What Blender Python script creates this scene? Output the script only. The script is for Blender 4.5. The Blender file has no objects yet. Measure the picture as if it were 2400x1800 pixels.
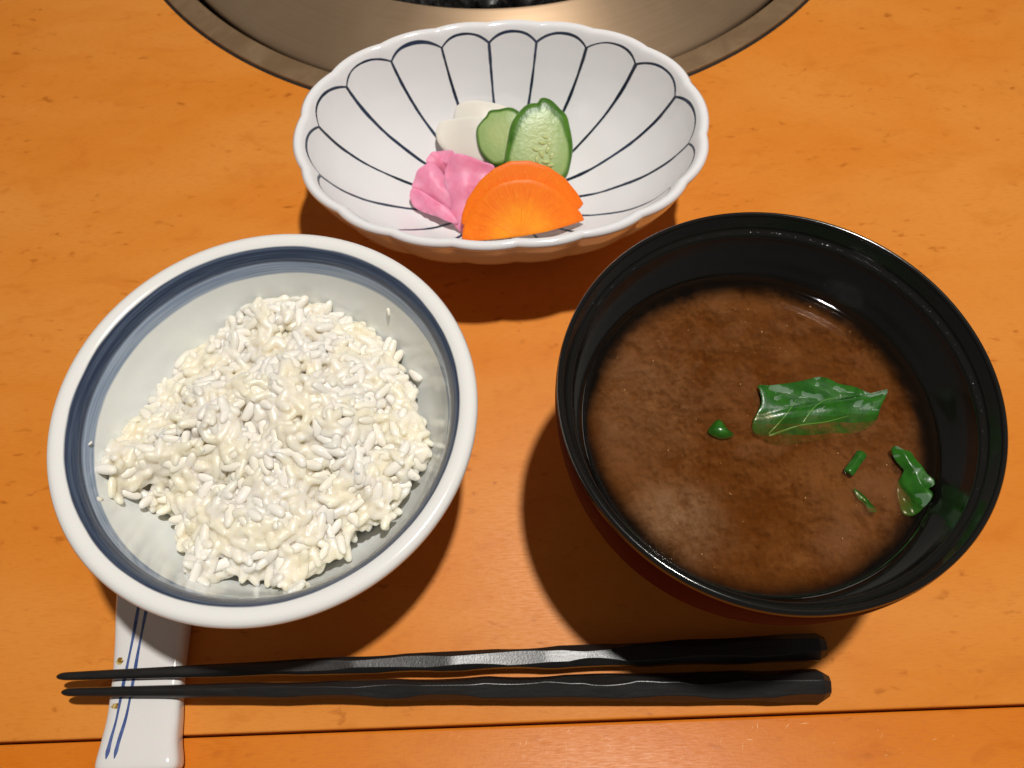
import bpy, bmesh, math, random
import numpy as np
from mathutils import Vector, Matrix

# ------------------------------------------------------------------ camera, world, lamps, exposure
S = bpy.context.scene
COL = S.collection
cam_d = bpy.data.cameras.new('camera')
cam = bpy.data.objects.new('camera', cam_d)
COL.objects.link(cam)
cam_d.sensor_width = 36.0
cam_d.lens = 1913.75 / 2400 * 36.0
cam_d.clip_start = 0.01
cam_d.clip_end = 20.0
cam.matrix_world = (Matrix.Translation((0, 0, 0.27)) @ Matrix.Rotation(math.radians(26.1012), 4, 'X')
                    @ Matrix.Rotation(math.radians(-2.3671), 4, 'Z'))
cam_d.dof.use_dof = True
cam_d.dof.focus_distance = 0.225
cam_d.dof.aperture_fstop = 26.0
S.camera = cam

W = bpy.data.worlds.new('World')
S.world = W
W.use_nodes = True
W.node_tree.nodes['Background'].inputs[0].default_value = (1.0, 0.90, 0.80, 1)
W.node_tree.nodes['Background'].inputs[1].default_value = 0.115


def lamp(name, loc, watts, radius, color):
    d = bpy.data.lights.new(name, 'POINT')
    d.energy = watts
    d.shadow_soft_size = radius
    d.color = color
    o = bpy.data.objects.new(name, d)
    o.location = loc
    COL.objects.link(o)
    return o


lamp('ceiling_lamp', (0.112, 0.126, 0.90), 31.0, 0.019, (1.0, 0.965, 0.91))

S.render.engine = 'CYCLES'
S.view_settings.view_transform = 'Standard'
S.view_settings.look = 'None'
S.view_settings.exposure = 0.0
S.view_settings.gamma = 1.0
S.view_settings.use_curve_mapping = False
S.cycles.max_bounces = 10
S.cycles.transparent_max_bounces = 12

CM = 0.01
RND = random.Random(7)
NPR = np.random.default_rng(11)


# ------------------------------------------------------------------ helpers
def tag(o, label=None, cat=None, group=None, kind=None):
    if label: o['label'] = label
    if cat: o['category'] = cat
    if group: o['group'] = group
    if kind: o['kind'] = kind
    return o


def empty(name, loc):
    o = bpy.data.objects.new(name, None)
    o.location = loc
    o.empty_display_size = 0.01
    COL.objects.link(o)
    return o


def mesh_obj(name, verts, faces, mat, parent=None, smooth=True, sharp=None, loc=None, attrs=None):
    me = bpy.data.meshes.new(name)
    me.from_pydata([tuple(v) for v in verts], [], faces)
    me.validate()
    if attrs:
        for k, vals in attrs.items():
            a = me.attributes.new(k, 'FLOAT', 'POINT')
            a.data.foreach_set('value', np.asarray(vals, dtype=np.float32))
    bm = bmesh.new(); bm.from_mesh(me)
    bmesh.ops.recalc_face_normals(bm, faces=bm.faces)
    bm.to_mesh(me); bm.free()
    if smooth:
        me.polygons.foreach_set('use_smooth', [True] * len(me.polygons))
        if sharp: me.set_sharp_from_angle(angle=math.radians(sharp))
    me.materials.append(mat)
    o = bpy.data.objects.new(name, me)
    if loc is not None: o.location = loc
    if parent: o.parent = parent
    COL.objects.link(o)
    return o


def catmull(pts, n, closed=True):
    """n points evenly along a Catmull-Rom spline through pts"""
    P = np.asarray(pts, float)
    m = len(P)
    out = []
    segs = m if closed else m - 1
    for i in range(segs):
        if closed:
            p0, p1, p2, p3 = P[i - 1], P[i], P[(i + 1) % m], P[(i + 2) % m]
        else:
            p0, p1, p2, p3 = P[max(i - 1, 0)], P[i], P[i + 1], P[min(i + 2, m - 1)]
        for t in np.linspace(0, 1, 12, endpoint=False):
            out.append(0.5 * ((2 * p1) + (p2 - p0) * t + (2 * p0 - 5 * p1 + 4 * p2 - p3) * t * t
                              + (3 * p1 - p0 - 3 * p2 + p3) * t ** 3))
    if closed: out.append(out[0])
    else: out.append(P[-1])
    out = np.array(out)
    d = np.concatenate([[0], np.cumsum(np.linalg.norm(np.diff(out, axis=0), axis=1))])
    s = np.linspace(0, d[-1], n, endpoint=not closed)
    return np.stack([np.interp(s, d, out[:, k]) for k in range(P.shape[1])], 1)


def lathe(prof, n=128):
    """prof: list of (r, z); closes at r=0. returns verts, faces, v (arc length along the profile)"""
    verts, faces, vv, rows = [], [], [], []
    acc, last = 0.0, None
    for r, z in prof:
        if last is not None: acc += math.hypot(r - last[0], z - last[1])
        last = (r, z)
        if r < 1e-7:
            rows.append([len(verts)]); verts.append((0, 0, z)); vv.append(acc)
        else:
            row = []
            for k in range(n):
                a = 2 * math.pi * k / n
                row.append(len(verts)); verts.append((r * math.cos(a), r * math.sin(a), z)); vv.append(acc)
            rows.append(row)
    for A, B in zip(rows, rows[1:]):
        if len(A) == 1 and len(B) == 1: continue
        for k in range(n):
            l = (k + 1) % n
            if len(A) == 1: faces.append((A[0], B[k], B[l]))
            elif len(B) == 1: faces.append((A[k], B[0], A[l]))
            else: faces.append((A[k], B[k], B[l], A[l]))
    return verts, faces, vv


def smooth_prof(pts, n=60):
    return [tuple(p) for p in catmull(pts, n, closed=False)]


class NT:
    """tiny node-tree builder"""
    def __init__(self, name):
        self.m = bpy.data.materials.new(name)
        self.m.use_nodes = True
        self.t = self.m.node_tree
        self.b = self.t.nodes['Principled BSDF']
        self.out = self.t.nodes['Material Output']

    def n(self, typ, **kw):
        nd = self.t.nodes.new(typ)
        for k, v in kw.items(): setattr(nd, k, v)
        return nd

    def link(self, a, b): self.t.links.new(a, b)

    def put(self, sock, val):
        if isinstance(val, bpy.types.NodeSocket): self.link(val, sock)
        elif isinstance(val, (tuple, list)) and len(val) == 3 and sock.type == 'RGBA': sock.default_value = (*val, 1)
        else: sock.default_value = val

    def set(self, **kw):
        for k, v in kw.items(): self.put(self.b.inputs[k.replace('_', ' ')], v)
        return self

    def math(self, op, a, b=0.0, c=0.0, clamp=False):
        nd = self.n('ShaderNodeMath', operation=op, use_clamp=clamp)
        for i, v in enumerate((a, b, c)): self.put(nd.inputs[i], v)
        return nd.outputs[0]

    def mix(self, f, a, b, blend='MIX'):
        nd = self.n('ShaderNodeMix', data_type='RGBA', blend_type=blend)
        self.put(nd.inputs[0], f); self.put(nd.inputs[6], a); self.put(nd.inputs[7], b)
        return nd.outputs[2]

    def step(self, x, lo, hi, smooth=True):
        nd = self.n('ShaderNodeMapRange', interpolation_type='SMOOTHSTEP' if smooth else 'LINEAR')
        self.put(nd.inputs[0], x); self.put(nd.inputs[1], lo); self.put(nd.inputs[2], hi)
        return nd.outputs[0]

    def obj(self): return self.n('ShaderNodeTexCoord').outputs['Object']

    def xyz(self, v):
        nd = self.n('ShaderNodeSeparateXYZ'); self.link(v, nd.inputs[0]); return nd.outputs

    def vec(self, x, y, z):
        nd = self.n('ShaderNodeCombineXYZ')
        for i, v in enumerate((x, y, z)): self.put(nd.inputs[i], v)
        return nd.outputs[0]

    def scale(self, v, s, loc=(0, 0, 0)):
        nd = self.n('ShaderNodeMapping'); self.link(v, nd.inputs[0])
        nd.inputs['Scale'].default_value = s; nd.inputs['Location'].default_value = loc
        return nd.outputs[0]

    def noise(self, v, sc=1.0, detail=3.0, rough=0.5, dist=0.0):
        nd = self.n('ShaderNodeTexNoise')
        if v is not None: self.link(v, nd.inputs['Vector'])
        nd.inputs['Scale'].default_value = sc; nd.inputs['Detail'].default_value = detail
        nd.inputs['Roughness'].default_value = rough; nd.inputs['Distortion'].default_value = dist
        return nd.outputs['Fac']

    def attr(self, name): return self.n('ShaderNodeAttribute', attribute_name=name).outputs['Fac']

    def bump(self, h, strength=0.2, dist=0.0005):
        nd = self.n('ShaderNodeBump')
        nd.inputs['Strength'].default_value = strength; nd.inputs['Distance'].default_value = dist
        self.link(h, nd.inputs['Height']); self.link(nd.outputs[0], self.b.inputs['Normal'])
        return nd


# ------------------------------------------------------------------ materials
def wood(name, base, dark, light, rough, fleck, seed, spec):
    k = NT(name)
    p = k.obj()
    p2 = k.scale(p, (1, 1, 1), (seed, seed * .7, 0))
    big = k.noise(k.scale(p2, (7, 16, 1)), 1, 3, .55, .4)
    mid = k.noise(k.scale(p2, (45, 95, 1)), 1, 4, .6, .8)
    fib = k.noise(k.scale(p2, (260, 1900, 1)), 1, 3, .6)
    fl = k.noise(k.scale(p2, (150, 290, 1)), 1, 2.0, .5, .3)
    fl2 = k.noise(k.scale(p2, (24, 40, 1)), 1, 2, .5)
    c = k.mix(k.step(big, .35, .68), base, light)
    c = k.mix(k.math('MULTIPLY', k.step(mid, .5, .75), .36), c, dark)
    c = k.mix(k.math('MULTIPLY', k.step(mid, .47, .28), .35), c, light)
    fm = k.math('MULTIPLY', k.step(fl, .60, .78), k.step(fl2, .40, .60))
    c = k.mix(k.math('MULTIPLY', fm, fleck), c, tuple(x * .74 for x in dark))
    c = k.mix(k.math('MULTIPLY', k.step(fib, .45, .75), .34), c, dark)
    sc = k.noise(k.scale(p2, (750, 900, 1)), 1, 3, .6)
    r = k.math('ADD', rough, k.math('MULTIPLY', k.math('SUBTRACT', fib, .5), .35))
    k.set(Base_Color=c, Roughness=r, Specular_IOR_Level=spec)
    k.bump(k.math('ADD', k.math('MULTIPLY', fib, .35), k.math('MULTIPLY', sc, .6)), .16, .0003)
    return k.m


M = {}
M['board'] = wood('varnished_table_wood', (.665, .212, .0240), (.53, .140, .0120), (.70, .255, .042), .40, .80, 0.0, .15)
M['strip'] = wood('varnished_edge_wood', (.62, .165, .0095), (.46, .100, .0045), (.66, .205, .020), .36, .40, 3.1, .17)


def porcelain(name, color, rough=.12):
    k = NT(name)
    p = k.obj()
    nz = k.noise(p, 90, 3)
    k.set(Base_Color=k.mix(k.math('MULTIPLY', nz, .25), color, tuple(x * .93 for x in color)), Roughness=rough,
          Specular_IOR_Level=.5, Subsurface_Weight=.08, Subsurface_Scale=.002)
    k.bump(k.noise(p, 260, 2), .05, .0004)
    return k


M['white'] = porcelain('white_porcelain', (.70, .685, .66)).m


# ------------------------------------------------------------------ table (setting)
table = empty('table_top', (0, 0, 0))
tag(table, 'orange varnished wooden table top with a separate front edge board', 'table', kind='structure')
GC, GR = (0.14 * CM, 46.40 * CM), 19.6 * CM           # centre of the round opening for the grill
SEAM0, SEAM1 = 1.74, 1.62                             # seam line (cm) at x = -16.1 and x = 15.2


def seam_y(x): return (SEAM0 + (SEAM1 - SEAM0) * (x + 16.1) / 31.3) * CM


def build_board():
    X0, X1, Y1 = -60 * CM, 60 * CM, 115 * CM
    rise = 0.07 * CM
    corners = [(X0, seam_y(-60) + rise), (X1, seam_y(60) + rise), (X1, Y1), (X0, Y1)]
    angs = set(2 * math.pi * k / 160 for k in range(160))
    for c in corners: angs.add(math.atan2(c[1] - GC[1], c[0] - GC[0]) % (2 * math.pi))
    angs = sorted(angs)

    def hit(a, off):
        dx, dy = math.cos(a), math.sin(a)
        best = 1e9
        cs = [(X0 - off, corners[0][1] - off), (X1 + off, corners[1][1] - off), (X1 + off, Y1 + off), (X0 - off, Y1 + off)]
        for (ax, ay), (bx, by) in zip(cs, cs[1:] + cs[:1]):
            ex, ey = bx - ax, by - ay
            den = dx * ey - dy * ex
            if abs(den) < 1e-12: continue
            t = ((ax - GC[0]) * ey - (ay - GC[1]) * ex) / den
            u = ((ax - GC[0]) * dy - (ay - GC[1]) * dx) / den
            if t > 0 and -1e-6 <= u <= 1 + 1e-6: best = min(best, t)
        return GC[0] + dx * best, GC[1] + dy * best
    rings = [[(GC[0] + GR * math.cos(a), GC[1] + GR * math.sin(a), -3 * CM) for a in angs],
             [(GC[0] + GR * math.cos(a), GC[1] + GR * math.sin(a), 0) for a in angs]]
    for off, z in ((0, 0), (.02, -.004), (.045, -.02), (.06, -.045), (.07, -.08), (.07, -3.0)):
        rings.append([(*hit(a, off * CM), z * CM) for a in angs])
    n = len(angs)
    verts = [v for r in rings for v in r]
    faces = []
    for i in range(len(rings)):
        j = (i + 1) % len(rings)
        for k in range(n):
            l = (k + 1) % n
            faces.append((i * n + k, i * n + l, j * n + l, j * n + k))
    return verts, faces


v, f = build_board()
mesh_obj('board', v, f, M['board'], table, smooth=True, sharp=35)


def build_strip():
    secs = []
    for x in np.linspace(-60, 60, 61):
        yb = seam_y(x) / CM - .07
        secs.append([(x, -7.0, -3), (x, -7.0, -.12), (x, -6.93, -.055), (x, yb - .09, -.050), (x, yb - .04, -.062), (x, yb - .01, -.09),
                     (x, yb, -.14), (x, yb, -3)])
    m = len(secs[0])
    verts = [tuple(c * CM for c in p) for s in secs for p in s]
    faces = []
    for i in range(len(secs) - 1):
        for k in range(m):
            l = (k + 1) % m
            faces.append((i * m + k, (i + 1) * m + k, (i + 1) * m + l, i * m + l))
    faces.append(tuple(range(m))); faces.append(tuple((len(secs) - 1) * m + k for k in range(m)))
    return verts, faces


v, f = build_strip()
mesh_obj('edge_board', v, f, M['strip'], table, smooth=True, sharp=35)

k = NT('bare_wood_scratch'); k.set(Base_Color=(.80, .50, .20), Roughness=.5); M['scratch'] = k.m
rs_ = random.Random(21)
sv_, sf_ = [], []
for i in range(34):
    cx_, cy_ = rs_.uniform(-3, 14), rs_.uniform(.35, 1.45)
    a_, l_, w_ = rs_.choice((0.0, .1, 1.2, 1.5, .8)) + rs_.uniform(-.2, .2), rs_.uniform(.02, .16), rs_.uniform(.003, .008)
    dx_, dy_ = math.cos(a_) * l_, math.sin(a_) * l_
    nx_, ny_ = -math.sin(a_) * w_, math.cos(a_) * w_
    b_ = len(sv_)
    sv_ += [((cx_ - dx_) * CM, (cy_ - dy_) * CM, -.0474 * CM), ((cx_ + nx_) * CM, (cy_ + ny_) * CM, -.0470 * CM),
            ((cx_ + dx_) * CM, (cy_ + dy_) * CM, -.0474 * CM), ((cx_ - nx_) * CM, (cy_ - ny_) * CM, -.0470 * CM)]
    sf_.append((b_, b_ + 1, b_ + 2, b_ + 3))
tag(mesh_obj('scratches', sv_, sf_, M['scratch'], table), kind='stuff')

# ------------------------------------------------------------------ sunken table grill
k = NT('brushed_bronze_steel')
p = k.obj(); x, y, z = k.xyz(p)
r = k.math('SQRT', k.math('ADD', k.math('MULTIPLY', x, x), k.math('MULTIPLY', y, y)))
streak = k.noise(k.vec(k.math('MULTIPLY', r, 900.0), k.math('MULTIPLY', k.math('ARCTAN2', y, x), 3.0), 0.0), 1, 3, .6)
smear = k.noise(p, 22, 4, .6, .6)
k.set(Base_Color=k.mix(k.math('ADD', k.math('MULTIPLY', smear, .6), k.math('MULTIPLY', streak, .4)), (.38, .25, .145), (.64, .46, .30)), Metallic=.80,
      Roughness=k.math('ADD', .48, k.math('MULTIPLY', smear, .14)), Anisotropic=.75, Anisotropic_Rotation=.25)
tg = k.n('ShaderNodeTangent', direction_type='RADIAL', axis='Z')
k.link(tg.outputs[0], k.b.inputs['Tangent'])
k.bump(streak, .3, .0002)
M['ring'] = k.m
k = NT('sooty_iron')
k.set(Base_Color=k.mix(k.noise(k.obj(), 120, 4), (.006, .005, .005), (.03, .026, .022)), Roughness=.55, Metallic=.3)
M['iron'] = k.m
k = NT('stained_bronze_flange')
p = k.obj()
st = k.noise(p, 60, 4, .65, .5)
k.set(Base_Color=k.mix(k.step(st, .35, .7), (.25, .155, .080), (.33, .215, .118)), Metallic=.45, Roughness=.42)
k.bump(k.noise(p, 500, 2), .1, .0003)
M['flange'] = k.m
k = NT('wet_black_charcoal')
p = k.obj()
nz = k.noise(p, 240, 4, .65)
k.set(Base_Color=k.mix(k.step(nz, .45, .75), (.006, .006, .006), (.05, .047, .043)), Roughness=k.math('ADD', .12, k.math('MULTIPLY', nz, .5)),
      Specular_IOR_Level=.6)
k.bump(k.noise(p, 220, 3, .55), .35, .001)
M['coal'] = k.m

grill = empty('table_grill', (GC[0], GC[1], 0))
tag(grill, 'round bronze steel grill set flush into the orange table', 'grill')


def cm(prof): return [(a * CM, b * CM) for a, b in prof]


v, f, _ = lathe(cm([(18.80, -.60), (18.80, .10), (18.86, .16), (19.78, .16), (19.87, .13), (19.90, .06), (19.90, .004), (19.58, .004), (19.58, -2.4), (18.80, -2.4), (18.80, -.60)]), 256)
mesh_obj('flange', v, f, M['flange'], grill, sharp=40)
v, f, _ = lathe(cm([(18.26, -.75), (18.32, -.42), (18.24, -.30), (18.0, -.17), (17.3, .10), (16.2, .45), (15.2, .76), (14.62, .96), (14.48, .97), (14.40, .90), (14.38, .6), (14.38, -2.2), (14.7, -2.2), (14.7, -.75), (18.26, -.75)]), 256)
mesh_obj('inner_ring', v, f, M['ring'], grill, sharp=50)
v, f, _ = lathe(cm([(19.86, .003), (19.93, .05), (19.99, .04), (20.02, .003), (19.86, .003)]), 256)
mesh_obj('dark_edge_ring', v, f, M['iron'], grill, sharp=40)  # thin dark ring around the flange's outer edge
v, f, _ = lathe(cm([(0, -6.5), (9, -6.3), (12.6, -5.2), (14.1, -3.2), (14.2, -1.3), (14.68, -1.3), (18.55, -1.2), (18.78, -.62), (18.78, -2.6), (14.9, -2.8), (13.9, -6.8), (0, -7)]), 128)
mesh_obj('fire_pan', v, f, M['iron'], grill, sharp=50)


def lump(seed, r):
    rr = np.random.default_rng(seed)
    bm = bmesh.new()
    bmesh.ops.create_icosphere(bm, subdivisions=3, radius=1)
    planes = rr.normal(size=(11, 3)); planes /= np.linalg.norm(planes, axis=1)[:, None]
    dd = rr.uniform(.62, .95, 11)
    sc = rr.uniform(.7, 1.2, 3)
    for vt in bm.verts:
        d = np.array(vt.co)
        t = min([1.05] + [dd[i] / (d @ planes[i]) for i in range(11) if d @ planes[i] > .05])
        vt.co = Vector(d * min(t, 1.05) * sc * r)
    me = bpy.data.meshes.new('charcoal_piece'); bm.to_mesh(me); bm.free()
    me.polygons.foreach_set('use_smooth', [True] * len(me.polygons)); me.set_sharp_from_angle(angle=math.radians(28))
    me.materials.append(M['coal'])
    return me


coal_me = [lump(40 + i, .95 * CM) for i in range(6)]
ci = 0
for row, (rad, zc) in enumerate(((12.05, -2.15), (10.9, -1.95), (9.6, -1.75), (8.2, -1.7))):
    for aa in np.arange(-128, -50, 1.75 / rad * 57.3):
        a = math.radians(aa + RND.uniform(-2, 2))
        o = bpy.data.objects.new('charcoal_piece', coal_me[ci % 6]); ci += 1
        o.location = (GC[0] + rad * CM * math.cos(a), GC[1] + rad * CM * math.sin(a), (zc + RND.uniform(-.25, .25)) * CM)
        o.rotation_euler = [RND.uniform(0, 6.3) for _ in range(3)]
        s = RND.uniform(.85, 1.15); o.scale = (s, s, s)
        COL.objects.link(o)
        tag(o, 'wet black lump of charcoal inside the round grill', 'charcoal', 'charcoal lumps in the grill')
# bed of coal the visible lumps lie on
v, f, _ = lathe(cm([(0, -2.4), (8, -2.5), (12.5, -2.9), (13.0, -3.3), (12.4, -5.0), (8.5, -6.1), (0, -6.2)]), 64)
bed = mesh_obj('ash_bed', v, f, M['iron'])
bed.location = (GC[0], GC[1], 0)
tag(bed, 'dark bed of ash under the charcoal in the round grill', 'ash', kind='stuff')

# ------------------------------------------------------------------ rice bowl
RC = Vector((-7.022 * CM, 9.792 * CM, 0))
INNER = [(5.80, 6.17), (5.62, 6.16), (5.46, 6.07), (5.30, 5.88), (5.18, 5.62), (5.07, 5.18), (4.85, 4.4), (4.5, 3.5), (3.9, 2.6), (3.0, 1.8), (1.8, 1.3), (0, 1.15)]
OUTER = [(0, .35), (1.9, .35), (2.05, .30), (2.1, .02), (2.2, 0), (2.4, 0), (2.48, .04), (2.55, .6), (3.2, 1.05), (4.3, 2.1), (5.1, 3.4), (5.6, 4.7), (5.82, 5.5), (5.96, 5.82), (6.0, 5.98), (5.94, 6.12), (5.80, 6.17)]
inner = smooth_prof(INNER, 70)
k = porcelain('rice_bowl_glaze', (.76, .765, .72), .13)
va = k.math('MULTIPLY', k.attr('v'), 100.0)          # cm along the inside from the lip
x, y, z = k.xyz(k.obj())
rr = k.math('SQRT', k.math('ADD', k.math('MULTIPLY', x, x), k.math('MULTIPLY', y, y)))
ux, uy = k.math('DIVIDE', x, rr), k.math('DIVIDE', y, rr)
st = k.noise(k.vec(k.math('MULTIPLY', ux, 1.6), k.math('MULTIPLY', uy, 1.6), k.math('MULTIPLY', va, 13.0)), 1, 3, .6)
st2 = k.noise(k.vec(k.math('MULTIPLY', ux, 3.0), k.math('MULTIPLY', uy, 3.0), k.math('MULTIPLY', va, 3.0)), 1, 2, .5)
wob = k.math('ADD', va, k.math('MULTIPLY', k.math('SUBTRACT', st2, .5), .09))
dark = k.mix(k.step(st, .38, .66), (.030, .042, .076), (.072, .096, .145))
light = k.mix(k.step(st, .36, .64), (.20, .27, .40), (.33, .40, .51))
white = k.mix(.0, (.80, .825, .81), (.7, .7, .7))
c = k.mix(k.step(wob, .29, .36), (.76, .75, .725), dark)
c = k.mix(k.step(wob, .78, .90), c, light)
c = k.mix(k.step(wob, 1.24, 1.34), c, white)
k.set(Base_Color=c)
M['rice_bowl'] = k.m
rice_bowl = empty('rice_bowl', RC)
tag(rice_bowl, 'white porcelain rice bowl with a dark blue band inside its rim', 'bowl')
prof = cm(inner[::-1] + smooth_prof(OUTER[::-1], 80)[1:])
v, f, vv = lathe(prof, 160)
lip_v = sum(math.hypot(p[0] - q[0], p[1] - q[1]) for p, q in zip(prof[:70], prof[1:70]))
vv = [abs(a - lip_v) if a <= lip_v else 0.0 for a in vv]
rb_o = mesh_obj('body', v, f, M['rice_bowl'], rice_bowl, attrs={'v': vv})
rb_o.scale = (1.007, 1.007, 1.01)

# ------------------------------------------------------------------ rice
BND = np.array([(-4.82,-0.04,4.32),(-4.77,0.32,4.23),(-4.61,0.71,3.90),(-4.44,1.02,3.64),(-4.38,1.27,3.66),(-4.28,1.47,3.56),(-4.25,1.73,3.73),(-4.07,2.05,3.62),(-3.83,2.37,3.50),(-3.84,2.46,3.65),(-3.62,2.87,3.80),(-3.30,3.18,3.71),(-3.04,3.39,3.63),(-2.68,3.73,3.74),(-2.38,3.95,3.78),(-2.03,4.22,3.97),(-1.39,4.55,4.15),(-0.77,4.70,4.18),(-0.14,4.76,4.16),(0.34,4.70,4.06),(0.91,4.63,4.06),(1.42,4.36,3.71),(1.70,4.22,3.62),(2.30,3.97,3.72),(2.60,3.73,3.61),(2.83,3.45,3.45),(3.37,3.01,3.55),(3.38,2.63,3.37),(3.64,2.15,3.37),(3.93,1.83,3.37),(3.99,1.22,3.37),(4.14,0.49,3.37),(4.42,0.04,3.38),(4.43,-0.51,3.44),(4.16,-1.20,3.37),(3.85,-1.47,3.37),(3.65,-1.92,3.37),(3.35,-2.35,3.37),(3.33,-2.92,3.39),(3.09,-2.83,3.37),(2.90,-2.58,3.37),(2.67,-2.94,3.37),(2.27,-2.80,3.37),(2.14,-3.11,3.37),(2.16,-3.53,3.37),(1.92,-3.65,3.37),(1.46,-3.78,3.37),(1.24,-4.09,3.37),(0.81,-4.28,3.37),(1.16,-5.10,4.90),(0.23,-4.61,3.80),(-0.21,-4.33,3.37),(-0.75,-4.35,3.37),(-1.33,-4.10,3.37),(-1.60,-4.22,3.54),(-1.57,-4.72,4.87),(-2.32,-4.22,4.30),(-2.45,-3.96,3.90),(-2.76,-3.49,3.42),(-3.02,-3.15,3.37),(-2.90,-2.90,3.37),(-3.24,-2.53,3.37),(-3.24,-2.10,3.37),(-3.55,-2.12,3.37),(-4.02,-2.03,3.50),(-4.32,-1.88,4.05),(-4.42,-2.07,4.52),(-4.31,-2.65,4.90),(-4.40,-2.64,4.90),(-4.50,-2.21,4.90),(-4.72,-1.86,4.90),(-4.82,-1.32,4.90),(-4.91,-0.53,4.72)])
BA, BB = BND[:, :2], np.roll(BND[:, :2], -1, axis=0)


def inside(p):
    x, y = p
    c = ((BA[:, 1] > y) != (BB[:, 1] > y))
    with np.errstate(divide='ignore', invalid='ignore'):
        xi = BA[:, 0] + (y - BA[:, 1]) * (BB[:, 0] - BA[:, 0]) / (BB[:, 1] - BA[:, 1])
    return bool(np.count_nonzero(c & (x < xi)) % 2)


def bdist(p):
    e = BB - BA
    t = np.clip(((p - BA) * e).sum(1) / (e * e).sum(1), 0, 1)
    return float(np.sqrt((((BA + e * t[:, None]) - p) ** 2).sum(1)).min())


LUMPS = [(NPR.uniform(-5, 5), NPR.uniform(-5, 5), NPR.uniform(.30, .75), NPR.uniform(-.34, .30)) for _ in range(110)]
LUMPS += [(NPR.uniform(-4.5, 4.5), NPR.uniform(-4.5, 4.5), NPR.uniform(.14, .26), NPR.uniform(-.5, -.25)) for _ in range(70)]
INP = np.array(INNER)[::-1]


def wall_z(r): return float(np.interp(r, INP[:, 0], INP[:, 1]))


def heap_z(p):
    d2 = ((BND[:, :2] - p) ** 2).sum(1) + .02
    w = d2 ** -1.6
    zb = float((w * BND[:, 2]).sum() / w.sum())
    d = bdist(p)
    z = zb + .22 + .36 * (1 - math.exp(-d / .30)) + .85 * (1 - math.exp(-(d / 2.1) ** 2))
    for lx, ly, lr, lh in LUMPS:
        q = ((p[0] - lx) ** 2 + (p[1] - ly) ** 2) / (lr * lr)
        if q < 6: z += lh * math.exp(-q) * min(1, d / .3)
    return max(z, wall_z(min(math.hypot(*p), 5.4)) + .14)


def grain_mesh(seed, nu=14, nv=9):
    rr = np.random.default_rng(seed)
    L, Wd = rr.uniform(.295, .365), rr.uniform(.130, .160)
    bend, flat, skew = rr.uniform(-.05, .05), rr.uniform(.82, .98), rr.uniform(-.15, .15)
    verts = []
    for i in range(1, nv):
        a = math.pi * i / nv
        c = math.cos(a); s = math.sin(a) ** .72
        for j in range(nu):
            b = 2 * math.pi * j / nu
            rad = Wd * s * (1 + skew * c) * (1 - .07 * math.exp(-((b - 1.5) / .35) ** 2))
            verts.append((c * L, rad * math.cos(b) + bend * (1 - c * c) + rr.normal(0, .0025), rad * math.sin(b) * flat + rr.normal(0, .0025)))
    top, bot = len(verts), len(verts) + 1
    verts += [(L * 1.0, 0, 0), (-L * 1.0, 0, 0)]
    faces = []
    for i in range(nv - 2):
        for j in range(nu):
            l = (j + 1) % nu
            faces.append((i * nu + j, i * nu + l, (i + 1) * nu + l, (i + 1) * nu + j))
    for j in range(nu):
        l = (j + 1) % nu
        faces.append((top, l, j)); faces.append((bot, (nv - 2) * nu + j, (nv - 2) * nu + l))
    return np.array(verts), faces


GR_V = [grain_mesh(100 + i) for i in range(10)]


def darts(mind, tries, seed):
    rr = np.random.default_rng(seed)
    pts = np.zeros((0, 2))
    for _ in range(tries):
        p = rr.uniform(-5.1, 5.1, 2)
        if len(pts) and ((pts - p) ** 2).sum(1).min() < mind * mind: continue
        if not inside(p) or bdist(p) < .12: continue
        pts = np.vstack([pts, p])
    return pts


def orient(p, rr, tilt):
    e = .12
    gx = (heap_z(p + [e, 0]) - heap_z(p - [e, 0])) / (2 * e)
    gy = (heap_z(p + [0, e]) - heap_z(p - [0, e])) / (2 * e)
    n = np.array([-gx, -gy, 1.0]); n /= np.linalg.norm(n)
    a = rr.uniform(0, 2 * math.pi)
    t = np.array([math.cos(a), math.sin(a), 0]); t -= n * (t @ n); t /= np.linalg.norm(t)
    t = t + n * rr.normal(0, tilt); t /= np.linalg.norm(t)
    s = np.cross(n, t); s /= np.linalg.norm(s)
    u = np.cross(t, s)
    return np.stack([t, s, u], 1)


grains = []          # (R, pos, variant, scale, layer)
for layer, (mind, tries, dz, tilt) in enumerate(((.195, 7000, .0, .32), (.20, 6000, -.16, .35), (.22, 5000, -.38, .4))):
    rr = np.random.default_rng(50 + layer)
    for p in darts(mind, tries, 20 + layer):
        R = orient(p, rr, tilt)
        z = heap_z(p) + dz + rr.normal(0, .05)
        z = max(z, wall_z(min(math.hypot(*p), 5.4)) + .10)
        grains.append((R, np.array([p[0], p[1], z]), int(rr.integers(10)), rr.uniform(.86, 1.12), layer))

k = NT('cooked_white_rice')
p = k.obj()
geo = k.n('ShaderNodeNewGeometry')
nz = k.noise(geo.outputs['Position'], 95, 2, .5)
c = k.mix(k.step(nz, .38, .62), (.925, .87, .735), (.92, .875, .80))
rg = k.noise(geo.outputs['Position'], 900, 2, .6)
k.set(Base_Color=c, Roughness=k.math('ADD', .38, k.math('MULTIPLY', rg, .2)), Specular_IOR_Level=.5, IOR=1.36, Coat_Weight=.6, Coat_Roughness=.08)
k.bump(k.noise(geo.outputs['Position'], 1700, 3, .65), .25, .0003)
tl = k.n('ShaderNodeBsdfTranslucent')
k.link(c, tl.inputs[0])
ms = k.n('ShaderNodeMixShader'); ms.inputs[0].default_value = .08
k.link(k.b.outputs[0], ms.inputs[1]); k.link(tl.outputs[0], ms.inputs[2]); k.link(ms.outputs[0], k.out.inputs[0])
M['rice'] = k.m
k = NT('sticky_white_rice')
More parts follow.
